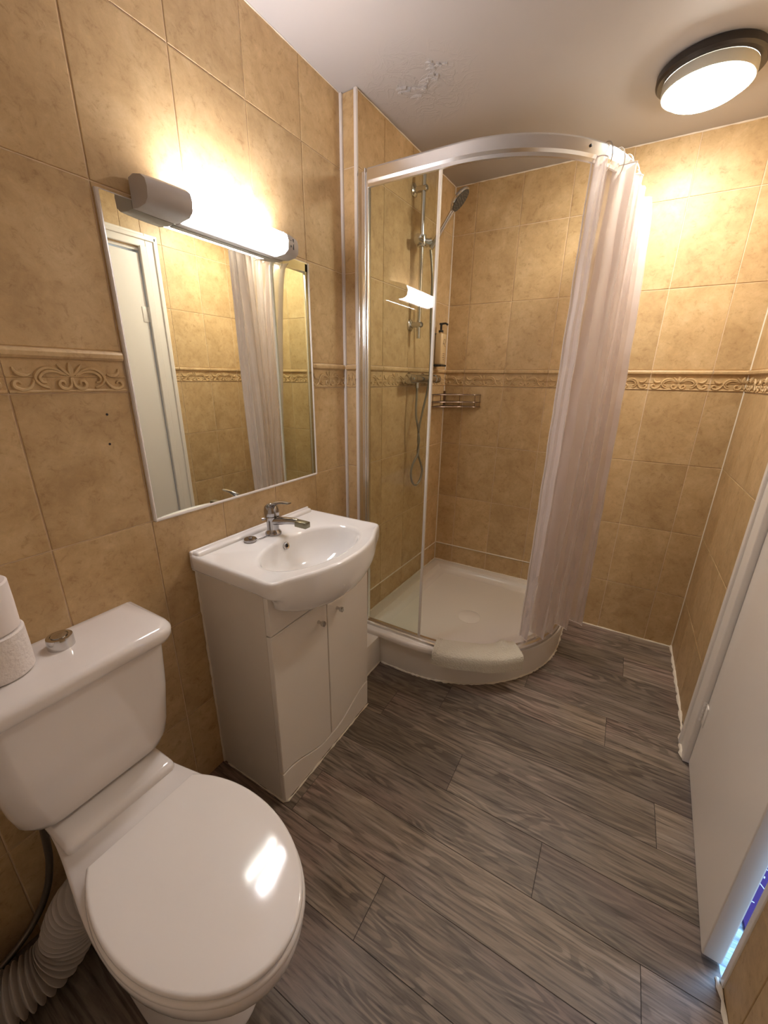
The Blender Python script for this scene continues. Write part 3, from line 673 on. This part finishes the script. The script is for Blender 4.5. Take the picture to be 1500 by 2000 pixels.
wavy(V0, V1, 0, 'plinth_panel', M['vinyl'], True)
b = B()
for k, (y0, y1) in enumerate(((.548, .553), (.5545, .5555), (.557, .5585), (.560, .565))): b.box(VX, VX + .0003, y0, y1, .655 - .001, .662 + .001)
b.box(VX, VX + .0003, .5485, .5645, .6575, .6588)
b.build('printed_mark', M['inkgrey'], vu)
bead('trim_17', [(.004, V0 - .002, .004), (.004, V0 - .002, VZ)], .0035, 'cream sealant between cabinet side and wall', .3, 17)
bead('trim_18', [(.02, V0 - .001, .002), (VX - .01, V0 - .001, .002), (VX + .002, V0 + .01, .002), (VX + .002, V1, .002)], .0028, 'sealant at the foot of the cabinet', .7, 18)

# ------------------------------------------------------------------ washbasin
BZ = .826; BY0, BY1 = .083, .616; BC = (BY0 + BY1) / 2
wbn = thing('washbasin', (.2, BC, VZ), 'white ceramic washbasin with bowed front on the cabinet', 'washbasin')
def basin_outline(n=96):
    """front (bowed) outline, going around; returns list of (x, y)"""
    ctrl = [(.002, BY0 + .012), (.012, BY0 + .001), (.15, BY0 - .001), (.27, BY0 - .002), (.325, BY0 - .004), (.345, BY0 + .006), (.352, BY0 + .030), (.368, BY0 + .065), (.395, BY0 + .125), (.414, BY0 + .20), (.419, BC)]
    full = ctrl + [(x, 2 * BC - y) for x, y in ctrl[-2::-1]]
    P = smoothpath([(x, y, 0) for x, y in full], 6)
    L = [0]
    for a, c in zip(P, P[1:]): L.append(L[-1] + (c - a).length)
    out = []; j = 0; m = n * 3 // 4
    for k in range(m + 1):
        s = L[-1] * k / m
        while j < len(P) - 2 and L[j + 1] < s: j += 1
        t = (s - L[j]) / (L[j + 1] - L[j]); p = P[j].lerp(P[j + 1], min(t, 1)); out.append((p.x, p.y))
    x0, y0 = out[-1]; x1, y1 = out[0]
    for k in range(1, n - m): out.append((x0 + (x1 - x0) * k / (n - m), y0 + (y1 - y0) * k / (n - m)))
    return out
OL = basin_outline(); CX, CY = .252, BC
def bowl_dir(i):
    x, y = OL[i]; return math.atan2((y - CY) / .20, (x - CX) / .118)
def ell(i, s, dz, shift=0):
    a = bowl_dir(i); return Vector((CX + shift + .118 * s * math.cos(a), CY + .20 * s * math.sin(a), BZ + dz))
def outl(inset, z, fn=None):
    R = []
    for x, y in OL:
        dx, dy = x - .19, y - CY; l = math.hypot(dx, dy); R.append(Vector((x - dx / l * inset, y - dy / l * inset, z)))
    return R
def belly(t):
    R = []
    for x, y in OL:
        dep = belly_depth(y)
        if x > VX:
            xx = VX + (x - VX) * math.cos(t * PI / 2) ** .75; zz = VZ + .004 - dep * math.sin(t * PI / 2)
        else:
            xx = x - .012 * min(t * 3, 1) * (1 if x > .02 else 0); zz = VZ + .004 - .003 * t
        yy = y + (BC - y) * .04 * t + (math.copysign(.014, BC - y) * min(t * 3, 1) if abs(y - BC) > .24 else 0)
        R.append(Vector((xx if x > VX else xx, yy, zz)))
    return R
rings = [belly(t) for t in (1., .9, .78, .65, .5, .35, .2, .08)]
rings = [[Vector((v.x, v.y, v.z)) for v in r] for r in rings]
rings += [outl(-.0, VZ + .010), outl(0, BZ - .012), outl(.002, BZ - .004), outl(.007, BZ + .001), outl(.014, BZ), outl(.022, BZ - .0035)]
rings += [[ell(i, s, dz, sh) for i in range(len(OL))] for s, dz, sh in ((1.06, -.004, 0), (1.0, -.007, 0), (.965, -.016, 0), (.92, -.040, -.002), (.84, -.070, -.004), (.70, -.098, -.006), (.5, -.117, -.008), (.28, -.126, -.010), (.12, -.129, -.010))]
b = B(); b.loft(rings, False, True); b.build('bowl', M['basin'], wbn, True, angle=60)
b = B(); b.box(.002, .034, BY0 + .010, BY1 - .010, BZ - .012, BZ + .010, .009, 4); b.box(.0005, .012, BY0 + .004, BY1 - .004, BZ - .03, BZ + .012, .005, 3); b.box(.004, VX - .002, BY0 + .006, V0 + .010, VZ + .0005, VZ + .012); b.box(.004, VX - .002, V1 - .010, BY1 - .006, VZ + .0005, VZ + .012); b.build('back_ledge', M['basin'], wbn, True)
a = math.atan2(-.02, -1); oc = Vector((CX - .1085, CY - .008, BZ - .030)); od = Vector((1, 0, .42)).normalized()
B().lathe([(.0125, -.002), (.0125, .002), (.011, .0035), (.0065, .003), (.0060, -.004)], oc, od, 20, False).build('overflow_ring', M['chrome'], wbn, True)
B().lathe([(.0, -.001), (.0062, -.001), (.0062, .0005), (0, .0005)], oc, od, 16).build('overflow_hole', M['dark'], wbn)
B().lathe([(.026, -.131), (.026, -.1275), (.020, -.127), (.014, -.129), (.0, -.1295)], (CX - .010, CY, BZ), (0, 0, 1), 24).build('waste_ring', M['chrome'], wbn, True)
# tap
tp = thing('basin_mixer_tap', (.080, .350, BZ - .002), 'worn chrome mixer tap with lever on the washbasin', 'tap')
tx, ty, tz = .080, .350, BZ - .003
b = B(); b.lathe([(.027, 0), (.027, .006), (.024, .010), (.021, .014), (.0195, .020), (.0205, .045), (.0235, .060), (.023, .064), (.0, .064)], (tx, ty, tz), (0, 0, 1), 28); b.build('body', M['tapm'], tp, True)
b = B()
sp = smoothpath([(tx + .008, ty, tz + .048), (tx + .045, ty, tz + .055), (tx + .085, ty, tz + .062), (tx + .112, ty, tz + .064)], 5); R = []
for i, p in enumerate(sp):
    t = i / (len(sp) - 1); hw = .017 - .005 * t; hh = .015 - .006 * t
    R.append([p + Vector((0, hw * math.cos(2 * PI * k / 16), hh * math.copysign(abs(math.sin(2 * PI * k / 16)) ** .8, math.sin(2 * PI * k / 16)))) for k in range(16)])
b.loft(R); b.build('spout', M['tapm'], tp, True)
b = B(); b.box(tx + .108, tx + .155, ty - .012, ty + .012, tz + .050, tz + .070, .0025); b.build('spout_end', M['lime'], tp, True)
b = B(); b.lathe([(.0235, 0), (.0245, .006), (.0245, .020), (.021, .033), (.012, .041), (.0, .043)], (tx - .001, ty, tz + .065), (-.06, 0, 1), 28)
lv = smoothpath([(tx - .002, ty, tz + .098), (tx + .018, ty, tz + .110), (tx + .045, ty, tz + .118), (tx + .082, ty, tz + .121)], 5); R = []
for i, p in enumerate(lv):
    t = i / (len(lv) - 1); hw = .015 - .006 * t; hh = .008 - .0055 * t
    R.append([p + Vector((0, hw * math.cos(2 * PI * k / 12), hh * math.sin(2 * PI * k / 12))) for k in range(12)])
b.loft(R); b.build('lever', M['tapm'], tp, True)
b = B(); b.lathe([(.003, 0), (.003, .010), (.005, .011), (.005, .016), (0, .017)], (tx - .018, ty - .008, tz + .052), (-.6, -.8, 0), 10); b.build('chain_stud', M['tapm'], tp, True)
# plug and chain
pl = thing('basin_plug', (.066, .262, BZ), 'metal basin plug on a chain lying beside the tap', 'plug')
B().lathe([(.017, 0), (.020, .002), (.0205, .008), (.019, .010), (.006, .011), (.005, .016), (0, .017)], (.066, .262, BZ - .003), (0, 0, 1), 24).build('plug', M['tapm'], pl, True)
cp = smoothpath([(.066, .262, BZ + .010), (.070, .276, BZ + .002), (.078, .288, BZ - .001), (.082, .302, BZ - .001), (.080, .318, BZ - .001), (.090, .330, BZ)], 4)
for i in range(0, len(cp) - 1):
    p, q_ = cp[i], cp[i + 1]; d = (q_ - p).normalized(); s = d.cross(Vector((0, 0, 1))).normalized(); up = Vector((0, 0, 1)) if i % 2 else s; sd_ = s if i % 2 else Vector((0, 0, 1))
    c = (p + q_) / 2; ln = (q_ - p).length * .72
    B().tube([c + d * ln * math.cos(2 * PI * k / 8) + up * .0022 * math.sin(2 * PI * k / 8) for k in range(8)], .0006, 4, closed=True).build('chain_link', M['tapm'], pl)

# ------------------------------------------------------------------ mirror
mr_ = thing('wall_mirror', (0, .34, Z5), 'rectangular frameless wall mirror edged with white sealant', 'mirror')
MY0, MY1, MZ0, MZ1 = .010, .674, .962, 1.700
B().box(.0004, .0055, MY0, MY1, MZ0, MZ1).build('glass', M['mirror'], mr_)
b = B()
for p, q_ in (((.003, MY0 - .002, MZ0 - .003), (.003, MY1 + .002, MZ0 - .003)), ((.003, MY0 - .002, MZ0 - .003), (.003, MY0 - .002, MZ1 + .001)), ((.003, MY1 + .002, MZ0 - .003), (.003, MY1 + .002, MZ1 + .001))):
    b.tube([Vector(p).lerp(Vector(q_), k / 10) for k in range(11)], .0052, 8)
b.build('sealant_edge', M['whitetrim'], mr_, True)
b = B(); b.tube([(.003, MY0, MZ1 + .0008), (.003, MY1, MZ1 + .0008)], .0022, 6); b.build('top_edge', M['whitetrim'], mr_, True)

# ------------------------------------------------------------------ strip light over the mirror
ml = thing('mirror_light', (.006, .32, 1.71), 'lit white strip light mounted at the top of the mirror', 'wall light')
LY0, LY1, LZ0, LZ1 = .080, .558, 1.682, 1.746
def cap(y0, y1, name, taper):
    b = B(); R = []
    pr = [(.0062, LZ0), (.0062, LZ1 - .002), (.030, LZ1 + .002), (.062, LZ1 - .004), (.078, LZ1 - .014), (.083, LZ1 - .030), (.080, LZ0 + .012), (.066, LZ0 + .002), (.03, LZ0 - .002)]
    cx_, cz_ = .03, (LZ0 + LZ1) / 2
    n = 7
    for k in range(n):
        t = k / (n - 1); y = y0 + (y1 - y0) * t
        e = taper * (1 - t) ** 2.2
        R.append([Vector((max(.0062, x * (1 - .16 * e)), y, cz_ + (z - cz_) * (1 - .06 * e))) for x, z in pr])
    return b.loft(R).build(name, M['cap'], ml, True, angle=50)
cap(LY0, .180, 'end_cap', 1.0); ec = cap(LY1, .500, 'end_cap', 1.0)
b = B(); b.box(.0062, .030, .181, .499, LZ0 - .004, LZ0 + .010, .003); b.build('backplate', M['cap'], ml)
pr = [(.010, LZ0 + .011), (.010, LZ1 - .004), (.030, LZ1), (.060, LZ1 - .005), (.074, LZ1 - .014), (.078, LZ1 - .030), (.075, LZ0 + .013), (.062, LZ0 + .004), (.032, LZ0 + .002), (.031, LZ0 + .011)]
b = B(); b.loft([[Vector((x, y, z)) for x, z in pr] for y in (.181, .34, .499)]); b.build('diffuser', M['mlamp'], ml, True, angle=30)
b = B()
for dy, dz in ((.010, .040), (.010, .027)): b.lathe([(.003, 0), (.003, .0012), (0, .0013)], (.0805, .508 + dy - .006, LZ0 + dz - .004), (1, 0, 0), 10)
b.box(.0795, .0805, .522, .526, LZ0 + .016, LZ0 + .044); b.build('shaver_socket', M['capdark'], ml)

# ------------------------------------------------------------------ ceiling light
LC = (1.085, 1.345)
cl = thing('ceiling_light', (*LC, H), 'lit round bulkhead ceiling light with dark rim', 'ceiling light')
B().lathe([(.118, -.0005), (.138, -.0005), (.142, -.006), (.142, -.022), (.136, -.028), (.122, -.028), (.118, -.02)], (*LC, H), (0, 0, 1), 56).build('rim', M['blackring'], cl, True)
B().lathe([(.1185, -.026), (.1225, -.030), (.1225, -.050), (.1195, -.058), (.1165, -.058)], (*LC, H), (0, 0, 1), 56, False).build('glass_rim', M['clampside'], cl, True)
B().lathe([(.112, -.050), (.1155, -.056), (.110, -.063), (.096, -.073), (.072, -.082), (.040, -.088), (.0, -.090)], (*LC, H), (0, 0, 1), 56).build('dome', M['clamp'], cl, True)

# ------------------------------------------------------------------ toilet
TY = -.287
to = thing('toilet', (.35, TY, 0), 'white close-coupled toilet with its lid down', 'toilet')
def egg(xb, hb, xc, bb, xf, z, n=28):
    P = []
    for k in range(n + 1):
        a = -PI / 2 + PI * k / n; P.append(Vector((xc + (xf - xc) * math.cos(a), TY + bb * math.sin(a), z)))
    for k in range(1, 12):
        t = k / 12; s = (1 - math.cos(PI * t)) / 2; P.append(Vector((xc + (xb - xc) * t, TY + bb + (hb - bb) * s, z)))
    for k in range(9):
        P.append(Vector((xb, TY + hb - 2 * hb * k / 8, z)))
    for k in range(11, 0, -1):
        t = k / 12; s = (1 - math.cos(PI * t)) / 2; P.append(Vector((xc + (xb - xc) * t, TY - bb - (hb - bb) * s, z)))
    return P
def rrr(x0, x1, hy, z, rf, n=6):
    P = [Vector((x0, TY - hy, z))]
    for k in range(n + 1):
        a = -PI / 2 + PI / 2 * k / n; P.append(Vector((x1 - rf + rf * math.cos(a), TY - hy + rf + rf * math.sin(a), z)))
    for k in range(1, 6): P.append(Vector((x1, TY - hy + rf + (2 * hy - 2 * rf) * k / 6, z)))
    for k in range(n + 1):
        a = PI / 2 * k / n; P.append(Vector((x1 - rf + rf * math.cos(a), TY + hy - rf + rf * math.sin(a), z)))
    P.append(Vector((x0, TY + hy, z))); return P
def deck(x0, x1, hy, z): return rrr(x0, x1, hy, z, .012)
b = B()
b.loft([egg(.17, .105, .40, .115, .56, 0.0), egg(.17, .105, .40, .115, .56, .012), egg(.16, .095, .40, .098, .53, .05), egg(.15, .09, .41, .094, .535, .13), egg(.13, .09, .42, .108, .58, .20), egg(.11, .092, .43, .130, .64, .265),
        egg(.09, .095, .445, .147, .683, .32), egg(.08, .10, .455, .156, .702, .36), egg(.08, .112, .458, .159, .708, .385), egg(.08, .112, .458, .158, .706, .398), egg(.086, .108, .458, .152, .698, .404)])
b.loft([deck(.020, .215, .098, .34), deck(.012, .225, .113, .38), deck(.012, .228, .117, .412), deck(.012, .225, .115, .420), deck(.014, .216, .110, .4245), deck(.02, .20, .10, .4255)])
b.build('pan', M['ceramic'], to, True, angle=60)
def lid_ring(z, off, xb=.305):
    a_, b_ = .238 + off, .154 + off; xc = .468; P = []; xb = xb - off * .5
    th = math.acos((xb - xc) / a_)
    for k in range(57):
        a = -th + 2 * th * k / 56; P.append(Vector((xc + a_ * math.cos(a), TY + b_ * math.sin(a), z)))
    for k in range(1, 8):
        t = k / 8; P.append(P[56].lerp(P[0], t))
    return P[:57 + 7]
b = B(); b.loft([lid_ring(.405, -.002), lid_ring(.406, .002), lid_ring(.412, .006), lid_ring(.419, .004), lid_ring(.421, .0)]); b.build('seat', M['seat'], to, True, angle=70)
b = B(); b.loft([lid_ring(.4215, -.003), lid_ring(.4225, 0), lid_ring(.428, .002), lid_ring(.434, .0015), lid_ring(.437, -.0015), lid_ring(.4375, -.005), lid_ring(.4395, -.05), lid_ring(.440, -.12)], True, True)
b.build('seat_lid', M['seat'], to, True, angle=50)
for dy in (-.088, .058):
    b = B(); b.lathe([(.0065, 0), (.0065, .008), (.004, .010), (.0, .0105)], (.293, TY + dy, .405), (0, 0, 1), 16); b.box(.290, .312, TY + dy - .004, TY + dy + .004, .408, .418, .001); b.build('seat_hinge', M['chrome'], to, True)
# cistern
b = B(); b.loft([rrr(.020, .150, .105, .4285, .04), rrr(.012, .160, .125, .431, .045), rrr(.010, .168, .142, .442, .048), rrr(.008, .172, .154, .462, .048), rrr(.006, .175, .161, .50, .046), rrr(.005, .179, .171, .60, .042), rrr(.005, .182, .178, .728, .040)])
ci = b.build('cistern', M['ceramic'], to, True, angle=50)
b = B(); b.loft([rrr(.006, .188, .184, .728, .040), rrr(.003, .197, .194, .732, .044), rrr(.002, .201, .198, .742, .046), rrr(.002, .201, .198, .755, .046), rrr(.004, .196, .193, .764, .044), rrr(.010, .184, .182, .769, .040), rrr(.03, .15, .15, .771, .03)])
b.build('cistern_lid', M['ceramic'], ci, True, angle=60)
B().lathe([(.0245, .0), (.0245, .020), (.0235, .025), (.017, .0255), (.0165, .0235), (.015, .0235), (.0145, .027), (.008, .029), (.0, .0295)], (.074, -.276, .7705), (0, 0, 1), 32).build('flush_button', M['chrome'], to, True)
# toilet rolls on the cistern
def roll(z0, label, r, h, m, tex):
    t = thing('toilet_roll', (.072, -.378, z0), label, 'toilet roll', 'toilet rolls on the cistern')
    c = (.072, -.378, z0 + .0008)
    n = 64; pr_ = [(.021, 0), (r - .003, 0), (r, .003), (r + .0005, h * .5), (r, h - .003), (r - .003, h), (.021, h)]
    b = B(); R = []
    for rad, hh in pr_:
        R.append([Vector((c[0] + math.cos(2 * PI * k / n) * rad * (1 + tex * math.sin(k * 5.1) * .004), c[1] + math.sin(2 * PI * k / n) * rad, c[2] + hh)) for k in range(n)])
    R.append(R[0]); b.loft(R, False, False); b.build('paper', M[m], t, True)
    B().lathe([(.0208, .0), (.0208, h), (.0195, h), (.0195, 0), (.0208, 0)], c, (0, 0, 1), 24, False).build('core', M['card'], t, True)
roll(.7715, 'lower embossed toilet roll standing on the cistern lid', .054, .092, 'paper', 1)
roll(.8645, 'upper smooth toilet roll stacked on the other roll', .050, .098, 'paperflat', 0)
# water hose and flexible waste pipe
wp = smoothpath([(.10, -.395, .436), (.085, -.398, .38), (.07, -.40, .31), (.06, -.404, .25), (.055, -.42, .18), (.05, -.45, .12), (.05, -.50, .08), (.05, -.60, .05), (.05, -.72, .04)], 8)
tag(B().tube(wp, .0075, 10).build('supply_hose', M['braid'], smooth=True), 'dark braided water hose hanging below the cistern', 'hose')
b = B(); fp = smoothpath([(.24, -.320, .235), (.20, -.350, .225), (.165, -.385, .200), (.145, -.412, .150), (.14, -.432, .100), (.135, -.470, .068), (.12, -.53, .060), (.09, -.62, .060), (.06, -.80, .060)], 14)
L_ = 0; rr_ = []; dense = []
for a_, c_ in zip(fp, fp[1:]):
    for k in range(3): dense.append(a_.lerp(c_, k / 3))
L_ = 0; prev = dense[0]
for p in dense:
    L_ += (p - prev).length; prev = p; rr_.append(.0490 + .0075 * math.sin(2 * PI * L_ / .0135))
b.tube(dense, rr_, 28); tag(b.build('waste_pipe', M['flex'], smooth=True), 'white ribbed flexible waste pipe beside the toilet pan', 'pipe')
